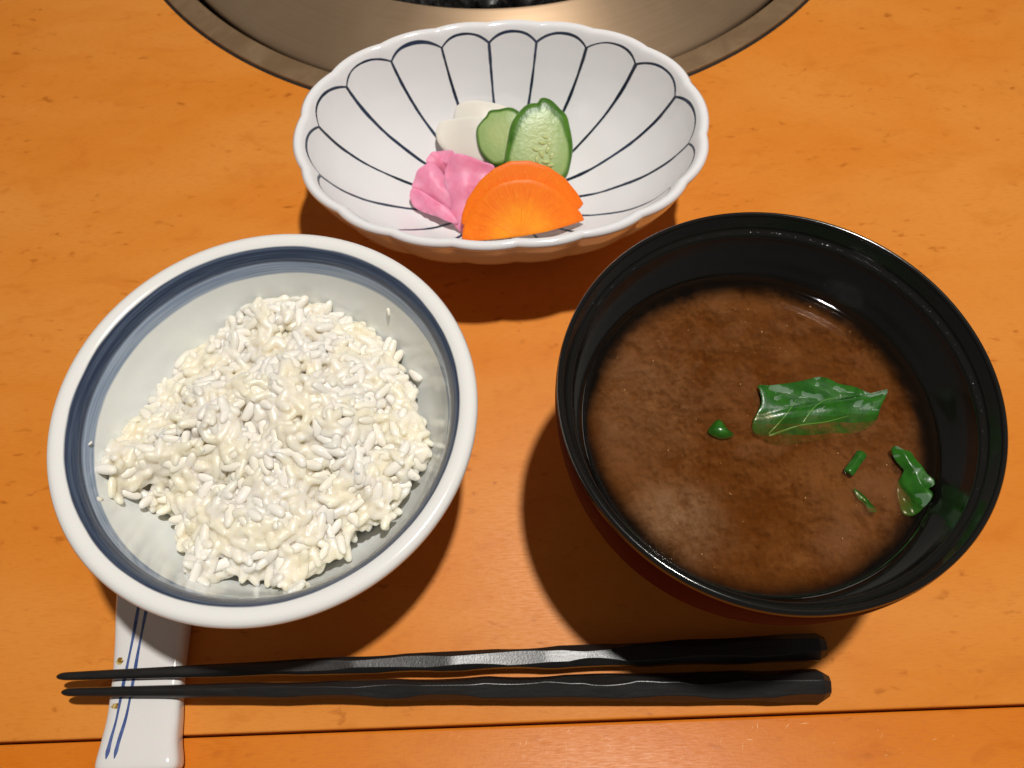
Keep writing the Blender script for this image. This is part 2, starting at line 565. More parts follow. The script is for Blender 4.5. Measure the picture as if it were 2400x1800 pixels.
geo = k.n('ShaderNodeNewGeometry')
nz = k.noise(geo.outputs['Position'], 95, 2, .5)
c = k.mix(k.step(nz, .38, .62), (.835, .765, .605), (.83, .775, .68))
rg = k.noise(geo.outputs['Position'], 900, 2, .6)
k.set(Base_Color=c, Roughness=k.math('ADD', .18, k.math('MULTIPLY', rg, .2)), Specular_IOR_Level=.5, Subsurface_Weight=1.0, Subsurface_Scale=.0030,
      Subsurface_Radius=(1.0, .9, .68))
k.bump(k.noise(geo.outputs['Position'], 1700, 3, .65), .3, .0003)
M['sticky'] = k.m

rice = empty('cooked_rice', RC)
tag(rice, 'loose mound of cooked white rice inside the blue banded bowl', 'rice')
grain_me = []
for vv_, ff_ in GR_V:
    me = bpy.data.meshes.new('rice_grain')
    me.from_pydata([tuple(a * CM) for a in vv_], [], ff_)
    me.polygons.foreach_set('use_smooth', [True] * len(me.polygons))
    me.materials.append(M['rice'])
    grain_me.append(me)
top = [g for g in grains if g[4] == 0]
rest = [g for g in grains if g[4] != 0]
RND.shuffle(top)
single, more = top[:300], top[300:]
for R, pos, vi, sc, _ in single:
    pos = pos - [0, 0, .03]
    o = bpy.data.objects.new('rice_grain', grain_me[vi])
    mt = Matrix([list(R[0] * sc) + [pos[0] * CM], list(R[1] * sc) + [pos[1] * CM], list(R[2] * sc) + [pos[2] * CM], [0, 0, 0, 1]])
    o.parent = rice
    o.matrix_local = mt
    COL.objects.link(o)
# the grains below cling together: one fused mass
V, F = [], []
for R, pos, vi, sc, _ in more + rest:
    gv, gf = GR_V[vi]
    b = len(V)
    V.extend(((gv * sc) @ R.T + pos) * CM)
    F.extend([tuple(b + i for i in q) for q in gf])
tmp_me = bpy.data.meshes.new('rice_tmp')
tmp_me.from_pydata([tuple(a) for a in V], [], F)
tmp = bpy.data.objects.new('rice_tmp', tmp_me)
COL.objects.link(tmp)
md = tmp.modifiers.new('fuse', 'REMESH'); md.mode = 'VOXEL'; md.voxel_size = .00040
sm = tmp.modifiers.new('soft', 'SMOOTH'); sm.iterations = 3; sm.factor = .5
dg = bpy.context.evaluated_depsgraph_get()
fused = bpy.data.meshes.new_from_object(tmp.evaluated_get(dg))
bpy.data.objects.remove(tmp, do_unlink=True)
fused.name = 'rice_mass'
# a solid core fills the mound down to the bowl
gs = np.arange(-5.0, 5.01, .25)
idx, cv, cf = {}, [], []
for i, gx in enumerate(gs):
    for j, gy in enumerate(gs):
        q = np.array([gx, gy])
        if inside(q) and bdist(q) > .22:
            idx[i, j] = len(cv)
            r_ = math.hypot(gx, gy)
            zt = max(heap_z(q) - .72, wall_z(r_) + .04)
            cv.append((gx * CM, gy * CM, zt * CM)); cv.append((gx * CM, gy * CM, (wall_z(r_) + .02) * CM))
for (i, j), a in idx.items():
    if (i + 1, j) in idx and (i, j + 1) in idx and (i + 1, j + 1) in idx:
        b, c_, d = idx[i + 1, j], idx[i + 1, j + 1], idx[i, j + 1]
        cf.append((a, b, c_, d)); cf.append((a + 1, d + 1, c_ + 1, b + 1))
edges = {}
for q in cf[::2]:
    for a, b in zip(q, q[1:] + q[:1]): edges[(a, b)] = 1
for (a, b) in list(edges):
    if (b, a) not in edges: cf.append((b, a, a + 1, b + 1))
bm = bmesh.new(); bm.from_mesh(fused)
cm_me = bpy.data.meshes.new('core'); cm_me.from_pydata(cv, [], cf)
bm.from_mesh(cm_me)
bm.to_mesh(fused); bm.free()
bpy.data.meshes.remove(cm_me)
fused.polygons.foreach_set('use_smooth', [True] * len(fused.polygons))
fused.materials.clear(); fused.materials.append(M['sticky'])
mass = bpy.data.objects.new('rice_mass', fused)
mass.parent = rice
COL.objects.link(mass)
tag(mass, 'sticky mass of rice grains clinging together', kind='stuff')

for (x, y, z), ang, sc, lab in (((3.93, 2.12, 3.62), -.55, 1.0, 'whole rice grain lying on the bowl wall beside the mound'),
                                ((3.20, 3.77, 4.86), 1.3, .42, 'tiny broken rice grain high on the bowl wall below the blue band'),
                                ((-4.72, -2.25, 5.38), .5, .72, 'broken rice grain stuck on the pale blue band beside the mound'),
                                ((-5.06, -.62, 5.58), .9, .25, 'rice crumb stuck on the dark blue band of the bowl')):
    o = bpy.data.objects.new('rice_grain', grain_me[3])
    rad = Vector((x, y, 0)).normalized()
    nrm = (-rad * .75 + Vector((0, 0, .66))).normalized()
    t = Vector((math.cos(ang), math.sin(ang), 0)); t = (t - nrm * t.dot(nrm)).normalized()
    s_ = nrm.cross(t)
    mt = Matrix((t, s_, nrm)).transposed().to_4x4() @ Matrix.Scale(sc, 4)
    mt.translation = RC + Vector((x, y, z)) * CM
    o.matrix_world = mt
    COL.objects.link(o)
    tag(o, lab, 'rice grain')

# ------------------------------------------------------------------ soup bowl
MC = Vector((6.667 * CM, 8.644 * CM, 0))
SZ = 6.22                                               # soup level, cm
S_IN = [(5.47, 8.49), (5.43, 8.475), (5.40, 8.42), (5.355, 8.2), (5.30, 7.97), (5.285, 7.925), (5.255, 7.90), (5.205, 7.885), (5.165, 7.865), (5.145, 7.82), (5.14, 7.74), (5.13, 7.6),
        (5.06, 7.1), (4.90, 6.6), (4.76, 6.2), (4.5, 5.5), (3.9, 4.3), (2.5, 3.2), (0, 2.95)]
S_OUT = [(5.47, 8.49), (5.51, 8.475), (5.535, 8.42), (5.56, 8.25), (5.575, 8.0), (5.55, 7.4), (5.4, 6.3), (5.0, 4.9), (4.2, 3.5), (3.2, 2.4), (2.7, 1.9), (2.52, 1.5), (2.55, .7), (2.7, .1), (2.75, 0),
         (2.5, 0), (2.42, .1), (2.3, 1.2), (0, 1.3)]
k = NT('black_and_red_lacquer')
x, y, z = k.xyz(k.obj())
side = k.attr('outside')
red = k.math('MULTIPLY', k.step(side, .4, .6), k.step(z, 8.29 * CM, 8.24 * CM))
nz = k.noise(k.obj(), 70, 4, .6)
film = k.noise(k.scale(k.obj(), (60, 60, 160)), 1, 3, .6)
c = k.mix(red, k.mix(k.math('MULTIPLY', nz, .4), (.0055, .005, .0045), (.011, .0095, .008)), (.085, .006, .004))
k.set(Base_Color=c, Roughness=k.math('ADD', k.math('ADD', .07, k.math('MULTIPLY', red, .5)), k.math('MULTIPLY', film, .14)), Specular_IOR_Level=k.math('SUBTRACT', .5, k.math('MULTIPLY', red, .47)))
k.bump(k.noise(k.obj(), 420, 2), .05, .0003)
M['lacquer'] = k.m
soup_bowl = empty('soup_bowl', MC)
tag(soup_bowl, 'deep lacquer bowl, black inside and red outside, holding brown soup', 'bowl')
si = catmull(S_IN, 110, False); so = catmull(S_OUT, 110, False)
prof = [tuple(a) for a in si[::-1]] + [tuple(a) for a in so[1:]]
v, f, vv = lathe(cm(prof), 192)
outs = [1.0 if a > (sum(math.hypot(p[0] - q[0], p[1] - q[1]) for p, q in zip(prof[:110], prof[1:110])) * CM) else 0.0 for a in vv]
mesh_obj('body', v, f, M['lacquer'], soup_bowl, attrs={'outside': outs})

k = NT('water_bead')
k.set(Base_Color=(.02, .02, .02), Roughness=.03, Specular_IOR_Level=.7)
M['bead'] = k.m
bm = bmesh.new()
rb = random.Random(4)
for i in range(110):
    a = math.radians(rb.uniform(-35, 150) if i % 3 else rb.uniform(20, 105))
    r_ = rb.uniform(5.185, 5.235)
    s_ = rb.choice((.012, .016, .02, .03)) * CM
    mt = Matrix.Translation((r_ * CM * math.cos(a), r_ * CM * math.sin(a), 7.892 * CM)) @ Matrix.Rotation(a, 4, 'Z') @ Matrix.Diagonal((.8, rb.uniform(.9, 2.4), .55, 1))
    bmesh.ops.create_icosphere(bm, subdivisions=2, radius=s_, matrix=mt)
me = bpy.data.meshes.new('condensation'); bm.to_mesh(me); bm.free()
me.polygons.foreach_set('use_smooth', [True] * len(me.polygons)); me.materials.append(M['bead'])
o = bpy.data.objects.new('condensation', me); o.parent = soup_bowl; COL.objects.link(o); tag(o, kind='stuff')

# ------------------------------------------------------------------ miso soup: clear broth over drifting cloud layers
soup = empty('miso_soup', (MC.x, MC.y, SZ * CM))
tag(soup, 'cloudy brown miso soup filling the black lacquer bowl', 'soup')
k = NT('clear_broth')
tr = k.n('ShaderNodeBsdfTransparent'); tr.inputs[0].default_value = (.95, .88, .76, 1)
gl = k.n('ShaderNodeBsdfGlossy'); gl.inputs['Roughness'].default_value = .03
fr = k.n('ShaderNodeFresnel'); fr.inputs[0].default_value = 1.33
mx = k.n('ShaderNodeMixShader')
k.link(fr.outputs[0], mx.inputs[0]); k.link(tr.outputs[0], mx.inputs[1]); k.link(gl.outputs[0], mx.inputs[2])
k.link(mx.outputs[0], k.out.inputs[0])
M['broth'] = k.m


def disc(rings, n=128):
    v, f, _ = lathe([(r * CM, z * CM) for r, z in rings], n)
    return v, f


v, f = disc([(0, 0), (2, 0), (3.5, 0), (4.3, 0), (4.44, .006), (4.56, .022), (4.65, .05), (4.71, .09), (4.76, .14), (4.80, .20)])
mesh_obj('broth_surface', v, f, M['broth'], soup)


def cloud(name, seed, lo, hi, amax, fade0, fade1, dark, mid, pale, palew):
    k = NT(name)
    p = k.obj(); x, y, z = k.xyz(p)
    q = k.scale(p, (1, 1, 1), (seed, seed * 1.7, 0))
    big = k.noise(q, 38, 3, .5, .4)
    fine = k.noise(q, 620, 4, .6, .2)
    dens = k.math('ADD', k.math('MULTIPLY', big, .50), k.math('ADD', k.math('MULTIPLY', fine, .22), k.math('MULTIPLY', k.noise(q, 150, 3, .55, .6), .28)))
    r = k.math('SQRT', k.math('ADD', k.math('MULTIPLY', x, x), k.math('MULTIPLY', y, y)))
    edge = k.step(k.math('ADD', r, k.math('MULTIPLY', k.math('SUBTRACT', big, .5), .008)), fade1 * CM, fade0 * CM)
    # d1: ceiling reflection painted into the colour as a pale patch; d2: paler area
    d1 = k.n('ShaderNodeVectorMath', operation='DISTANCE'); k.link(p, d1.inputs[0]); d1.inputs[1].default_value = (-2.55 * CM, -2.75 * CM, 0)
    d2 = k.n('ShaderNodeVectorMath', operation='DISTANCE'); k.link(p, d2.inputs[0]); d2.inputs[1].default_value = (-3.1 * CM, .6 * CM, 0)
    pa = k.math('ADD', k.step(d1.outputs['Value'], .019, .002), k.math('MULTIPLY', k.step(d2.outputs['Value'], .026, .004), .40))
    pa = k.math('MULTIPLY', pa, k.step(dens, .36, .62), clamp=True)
    c = k.mix(k.step(dens, .40, .59), dark, mid)
    low = k.noise(q, 24, 2, .5, .3)
    c = k.mix(k.math('MULTIPLY', k.step(low, .47, .62), .55), c, tuple(x * y for x, y in zip(dark, (1.15, 1.1, .7))))
    c = k.mix(k.math('MULTIPLY', k.step(low, .47, .34), .45), c, tuple(x * y for x, y in zip(mid, (1.12, 1.2, 1.6))))
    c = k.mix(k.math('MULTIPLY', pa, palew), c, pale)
    al = k.math('MULTIPLY', k.math('MULTIPLY', k.step(dens, lo, hi), amax), edge)
    k.set(Base_Color=c, Roughness=.8, Specular_IOR_Level=0.0, Alpha=al)
    return k.m


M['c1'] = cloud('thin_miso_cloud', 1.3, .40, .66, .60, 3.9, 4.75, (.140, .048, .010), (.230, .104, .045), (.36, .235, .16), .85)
M['c2'] = cloud('miso_cloud', 4.1, .34, .62, .85, 3.9, 4.7, (.115, .037, .006), (.205, .085, .028), (.32, .20, .13), .7)
M['c3'] = cloud('deep_miso_cloud', 7.7, .02, .10, 1.0, 3.9, 4.62, (.095, .027, .003), (.165, .058, .011), (.25, .14, .08), .5)
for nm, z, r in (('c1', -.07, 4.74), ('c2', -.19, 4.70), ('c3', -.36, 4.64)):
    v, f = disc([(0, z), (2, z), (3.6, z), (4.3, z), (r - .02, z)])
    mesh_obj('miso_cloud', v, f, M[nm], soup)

# small specks of bean floating in the soup
k = NT('soybean_speck'); k.set(Base_Color=(.52, .32, .17), Roughness=.3); M['speck'] = k.m
bm = bmesh.new()
for i in range(60):
    a, r_ = rb.uniform(0, 6.28), 4.3 * math.sqrt(rb.random())
    s_ = rb.choice((.008, .010, .012, .018)) * CM
    bmesh.ops.create_icosphere(bm, subdivisions=1, radius=s_, matrix=Matrix.Translation((r_ * CM * math.cos(a), r_ * CM * math.sin(a), -.01 * CM)) @ Matrix.Diagonal((1, 1.4, .6, 1)))
me = bpy.data.meshes.new('bean_specks'); bm.to_mesh(me); bm.free(); me.materials.append(M['speck'])
o = bpy.data.objects.new('bean_specks', me); o.parent = soup; COL.objects.link(o); tag(o, kind='stuff')


# ------------------------------------------------------------------ slices and leaves: rounded slabs with their own bend
def slab(name, poly, frame, thick, mat, bend=None, rings=10, npts=72, rim=.06, parent=None, crisp=False):
    """poly: outline (m) in the slab's own plane; frame: 4x4 world matrix; bend(u, v, s) -> offset along normal (m)"""
    P = np.asarray(poly, float)
    if crisp:
        d = np.linalg.norm(np.roll(P, -1, 0) - P, axis=1); cum = np.concatenate([[0], np.cumsum(d)])
        Pc = np.vstack([P, P[:1]]); s = np.linspace(0, cum[-1], npts, endpoint=False)
        O = np.stack([np.interp(s, cum, Pc[:, k]) for k in (0, 1)], 1)
    else:
        O = catmull(P, npts)
    C = P.mean(0)
    verts, sv = [], []
    ss = list(np.linspace(0, 1 - rim, rings)) + [1 - rim * .45, 1 - rim * .12]
    prof = [(s, .5) for s in ss[:-2]] + [(ss[-2], .42), (ss[-1], .24), (1.0, 0.0)]
    full = prof + [(s, -h) for s, h in prof[-2::-1]]
    n = len(O)
    rows = []
    for s, h in full:
        if s == 0:
            b = bend(C[0], C[1], 0) if bend else 0
            rows.append([len(verts)]); verts.append((C[0], C[1], b + h * thick)); sv.append(0.0)
        else:
            row = []
            for q in O:
                u, w = C + (q - C) * s
                b = bend(u, w, s) if bend else 0
                row.append(len(verts)); verts.append((u, w, b + h * thick)); sv.append(s)
            rows.append(row)
    faces = []
    for A, B in zip(rows, rows[1:]):
        for k_ in range(n):
            l = (k_ + 1) % n
            if len(A) == 1: faces.append((A[0], B[k_], B[l]))
            elif len(B) == 1: faces.append((A[k_], B[0], A[l]))
            else: faces.append((A[k_], B[k_], B[l], A[l]))
    o = mesh_obj(name, verts, faces, mat, parent, attrs={'s': sv})
    if frame is not None: o.matrix_world = frame
    return o


k = NT('wet_green_leaf')
p = k.obj(); x, y, z = k.xyz(p)
nz = k.noise(p, 260, 4, .6, .5)
big = k.noise(k.scale(p, (1, 1.6, 0)), 190, 2.5, .5, .6)
c = k.mix(k.step(nz, .3, .7), (.010, .070, .005), (.022, .115, .008))
dry_sheen = k.math('MULTIPLY', k.step(big, .565, .58), k.step(z, .035 * CM, .05 * CM))
c = k.mix(k.math('MULTIPLY', dry_sheen, .6), c, (.11, .19, .115))  # room light reflected by the dry patches, painted in as pale colour
k.set(Base_Color=c, Roughness=k.math('ADD', .26, k.math('MULTIPLY', dry_sheen, .3)), Specular_IOR_Level=.4, Subsurface_Weight=.2, Subsurface_Scale=.0008)
k.bump(k.math('ADD', nz, k.math('MULTIPLY', dry_sheen, .6)), .22, .0005)
M['leaf'] = k.m
k = NT('leaf_vein'); k.set(Base_Color=(.10, .24, .045), Roughness=.2); M['vein'] = k.m

SOUPF = Matrix.Translation((MC.x, MC.y, SZ * CM))


def leaf_bend(hi, sink, cx, cy, fr, ph):
    def b(u, w, s):
        base = hi - sink * s ** 3
        tilt = (w - cy) * fr
        return (base + .022 * math.sin(u * 520 + ph) * math.cos(w * 610 + ph * 2)) * CM + tilt
    return b


LEAF = [(0.0022,0.0114),(0.0055,0.0114),(0.0115,0.0120),(0.0172,0.0130),(0.0196,0.0135),(0.0224,0.0128),(0.0250,0.0112),(0.0293,0.0099),(0.0321,0.0082),(0.0345,0.0074),(0.0376,0.0083),(0.0368,0.0062),(0.0349,0.0034),(0.0329,-0.0007),(0.0283,-0.0029),(0.0218,-0.0039),(0.0137,-0.0049),(0.0057,-0.0053),(0.0028,-0.0041),(-0.0006,-0.0016),(-0.0006,0.0012),(0.0009,0.0036),(0.0024,0.0063),(0.0024,0.0096)]


def main_bend(u, w, s):
    # the near edge dips under the broth, the far side and both corners stay above it
    z = .03 - .34 * max(0, min(1, (.0035 - w) / .0085)) ** 1.25
    z += .10 * math.exp(-((u - .0375) ** 2 + (w - .0080) ** 2) / .0045 ** 2) + .07 * math.exp(-((u - .0025) ** 2 + (w - .0112) ** 2) / .003 ** 2)
    z -= .04 * max(0, min(1, (.010 - u) / .012)) * max(0, min(1, (.006 - w) / .006))
    z += .016 * math.sin(u * 520) * math.cos(w * 700 + 1) - .03 * math.exp(-((w - .0028 - .12 * u) / .0008) ** 2)
    return z * CM


def vein(parent, pts, bend, r0):
    P = catmull(pts, 24, False)
    verts, faces = [], []
    for i, (u, w) in enumerate(P):
        a = P[min(i + 1, 23)] - P[max(i - 1, 0)]; a /= np.linalg.norm(a)
        nx, ny = -a[1], a[0]
        r = r0 * (1 - .65 * i / 23)
        zb = bend(u, w, .5) + .022 * CM
        for tx, tz in ((-1, -.4), (-.5, .45), (.5, .45), (1, -.4)):
            verts.append((u + nx * r * tx, w + ny * r * tx, zb + r * tz))
    for i in range(23):
        for q in range(3): faces.append((i * 4 + q, i * 4 + q + 1, i * 4 + q + 5, i * 4 + q + 4))
    return mesh_obj('vein', verts, faces, M['vein'], parent)


lf = slab('leaf_piece', LEAF, None, .045 * CM, M['leaf'], main_bend, rings=16, npts=120)
lf.matrix_world = SOUPF
tag(lf, 'large torn green leaf with pale veins floating in the miso soup', 'leaf')
for pts, r0 in (([(0.0034,-0.0024),(0.0087,0.0025),(0.0121,0.0066)], .00028), ([(0.0131,0.0002),(0.0164,0.0039),(0.0201,0.0062),(0.0254,0.0071)], .00022), ([(0.0036,-0.0028),(0.0113,-0.0007),(0.0194,0.0001),(0.0258,0.0014)], .00034)):
    vein(lf, pts, main_bend, r0)
RIGHT = [(0.0347,-0.0092),(0.0358,-0.0086),(0.0373,-0.0100),(0.0390,-0.0108),(0.0402,-0.0135),(0.0415,-0.0168),(0.0429,-0.0185),(0.0428,-0.0201),(0.0409,-0.0213),(0.0416,-0.0227),(0.0403,-0.0247),(0.0373,-0.0271),(0.0344,-0.0267),(0.0342,-0.0226),(0.0345,-0.0188),(0.0367,-0.0150),(0.0351,-0.0126)]


def right_bend(u, w, s):
    e = (u - .0365) - (w + .018) * -.30
    z = -.15 + .36 * max(0, min(1, e / .0045 + .45)) + .035 * math.sin(w * 900) * math.cos(u * 700)
    return z * CM


o = slab('leaf_piece', RIGHT, None, .045 * CM, M['leaf'], right_bend, rings=12, npts=100)
o.matrix_world = SOUPF
tag(o, 'crumpled green leaf scrap floating against the black soup bowl wall', 'leaf')
o = slab('leaf_piece', [(-0.0132,-0.0007),(-0.0105,0.0020),(-0.0090,0.0016),(-0.0077,-0.0006),(-0.0062,-0.0027),(-0.0098,-0.0036),(-0.0127,-0.0021)], None, .05 * CM, M['leaf'],
         lambda u, w, s: (.025 - .15 * s * s + 18 * max(0, w + .0005)) * CM, rings=7, npts=48)
o.matrix_world = SOUPF
tag(o, 'tiny dark green leaf scrap alone in the middle of the soup', 'leaf')
o = slab('leaf_piece', [(0.0228,-0.0192),(0.0248,-0.0209),(0.0265,-0.0232),(0.0277,-0.0258),(0.0256,-0.0257),(0.0246,-0.0234),(0.0231,-0.0218)], None, .04 * CM, M['leaf'],
         lambda u, w, s: (-.05 - .05 * s + 9 * ((.0228 - u) * .5 - (w + .0215)) * -.6) * CM, rings=7, npts=48)
o.matrix_world = SOUPF
tag(o, 'thin sunken green leaf sliver beside the short stem in the soup', 'leaf')


def stem_piece():
    a, b = Vector((.0220, -.0153, 0)), Vector((.0271, -.0097, 0))
    d = (b - a); L = d.length; d.normalize(); s = Vector((-d.y, d.x, 0)); u = Vector((0, 0, 1))
    verts, faces = [], []
    N, K = 16, 13
    st = [(0, 0), (0, .55), (.004, .85), (.03, 1)] + [(t, 1 + .05 * math.sin(t * 23)) for t in np.linspace(.1, .9, K - 8)] + [(.97, 1), (.996, .85), (1, .55), (1, 0)]
    for t, r in st:
        for j in range(N):
            an = 2 * math.pi * j / N
            rr_ = .135 * CM * r * (1 + .05 * math.cos(5 * an))
            verts.append(a + d * (L * t) + s * (rr_ * math.cos(an)) + u * (rr_ * .8 * math.sin(an) + .0 * CM))
    for i in range(len(st) - 1):
        for j in range(N):
            l = (j + 1) % N
            faces.append((i * N + j, i * N + l, (i + 1) * N + l, (i + 1) * N + j))
    return verts, faces


v, f = stem_piece()
o = mesh_obj('stem_piece', v, f, M['leaf'], sharp=60)
o.matrix_world = SOUPF
tag(o, 'short cut piece of green stem floating in the miso soup', 'stem')

# ------------------------------------------------------------------ pickle bowl: oval, eighteen petals
PC = Vector((.0, 20.94 * CM, 0))
PA, PB = 7.33, 5.27
CUSP = [-33, -9, 18, 41, 60, 77, 93, 109, 127, 147, 171, 198, 221, 239, 256, 273, 290, 308]
NS = 14
TH, TT = [], []
for i, a in enumerate(CUSP):
    b = CUSP[(i + 1) % 18] + (360 if i == 17 else 0)
    for q in range(NS):
        TH.append(math.radians(a + (b - a) * q / NS)); TT.append(q / NS)
P_IN = [(.972, 5.20), (.955, 5.19), (.937, 5.13), (.922, 5.02), (.905, 4.85), (.86, 4.28), (.78, 3.42), (.66, 2.45), (.50, 1.66), (.30, 1.22), (.12, 1.08)]
P_OUT = [(.972, 5.20), (.988, 5.17), (.999, 5.08), (.998, 4.97), (.985, 4.80), (.93, 4.05), (.83, 3.0), (.68, 1.95), (.52, 1.15), (.44, .75), (.425, .4), (.42, .03), (.41, 0), (.37, 0), (.36, .05), (.35, .45), (.1, .55)]
pin = catmull(P_IN, 64, False); pout = catmull(P_OUT, 54, False)


def petal_xy(th, t, s, z, flute):
    e = 2.18                                             # slightly squared oval
    c, s_ = math.cos(th), math.sin(th)
    k_ = (abs(c) ** e + abs(s_) ** e) ** (-1 / e)
    arch = 1 - (2 * t - 1) ** 2
    amp = .018 * min(1, max(0, (s - .25) / .6))
    Rd = math.hypot(PA * k_ * c, PB * k_ * s_)
    b_ = min(1, (1 - s) / .45); b_ = b_ * b_ * (3 - 2 * b_)
    off = (1 - s) * (4.7 * (1 - b_) + Rd * b_)            # the lip is equally thick all round
    kk = (Rd - off) / Rd * k_ * (1 + amp * (arch - .66) * flute)
    return PA * kk * c, PB * kk * s_


verts, faces, aL, aV, aIn = [], [], [], [], []
m = len(TH)
rows = []
acc = 0
for i, (s, z) in enumerate(pin[::-1]):
    pass
vin = np.concatenate([[0], np.cumsum(np.linalg.norm(np.diff(pin * [6.3, 1], axis=0), axis=1))])
seq = [(s, z, vin[i], 1) for i, (s, z) in enumerate(pin)][::-1] + [(s, z, -1, 0) for s, z in pout[1:]]
for s, z, vv_, ins in seq:
    for th, t in zip(TH, TT):
        x, y = petal_xy(th, t, s, z, 1.0)
        verts.append((x * CM, y * CM, z * CM))
        w = 1.92 * s
        aL.append(min(t, 1 - t) * w); d = min(t, 1 - t)
        arc = .86 - .36 * (1 - (1 - 2 * d) ** 2.4)       # line that follows each petal's round top (cm from the lip)
        aV.append(vv_ - arc); aIn.append(float(ins))
for i in range(len(seq) - 1):
    for j in range(m):
        l = (j + 1) % m
        faces.append((i * m + j, i * m + l, (i + 1) * m + l, (i + 1) * m + j))
c0 = len(verts); verts += [(0, 0, pin[-1][1] * CM - .0001), (0, 0, pout[-1][1] * CM)]
aL += [0, 0]; aV += [5, 5]; aIn += [1, 0]
for j in range(m):
    l = (j + 1) % m
    faces.append((c0, l, j)); faces.append((c0 + 1, (len(seq) - 1) * m + j, (len(seq) - 1) * m + l))
k = porcelain('petal_bowl_glaze', (.79, .775, .785), .10)
nz = k.noise(k.obj(), 70, 3, .6)
nz2 = k.noise(k.obj(), 45, 2, .5)
jit = k.math('MULTIPLY', k.math('SUBTRACT', nz, .5), .085)
dl = k.attr('dl'); da = k.attr('da'); ins = k.attr('inside')
wl = k.math('ADD', .043, jit)
line = k.math('MULTIPLY', k.step(dl, k.math('ADD', wl, .022), k.math('SUBTRACT', wl, .012)), k.step(da, -.05, 0.0))
wa = k.math('ADD', .046, k.math('ADD', jit, k.math('MULTIPLY', k.math('SUBTRACT', nz2, .45), .10)))
arcm = k.step(k.math('ABSOLUTE', da), k.math('ADD', wa, .026), k.math('SUBTRACT', wa, .014))
ink = k.math('MULTIPLY', k.math('MAXIMUM', line, arcm), k.step(ins, .3, .7))
inkc = k.mix(k.step(nz2, .35, .65), (.010, .017, .034), (.028, .042, .080))
base = k.mix(k.math('MULTIPLY', k.noise(k.obj(), 18, 2), .5), (.765, .75, .755), (.735, .74, .76))
k.set(Base_Color=k.mix(ink, base, inkc))
M['petal'] = k.m
pickle_bowl = empty('pickle_bowl', PC)
tag(pickle_bowl, 'white oval petal shaped porcelain bowl with dark blue petal outlines', 'bowl')
mesh_obj('body', verts, faces, M['petal'], pickle_bowl, attrs={'dl': aL, 'da': aV, 'inside': aIn})


# ------------------------------------------------------------------ pickled vegetables
def frame(origin, n):
    n = Vector(n).normalized()
    u = Vector((0, 1, 0)).cross(n).normalized()
    v_ = n.cross(u)
    mt = Matrix((u, v_, n)).transposed().to_4x4()
    mt.translation = Vector(origin)
    return mt


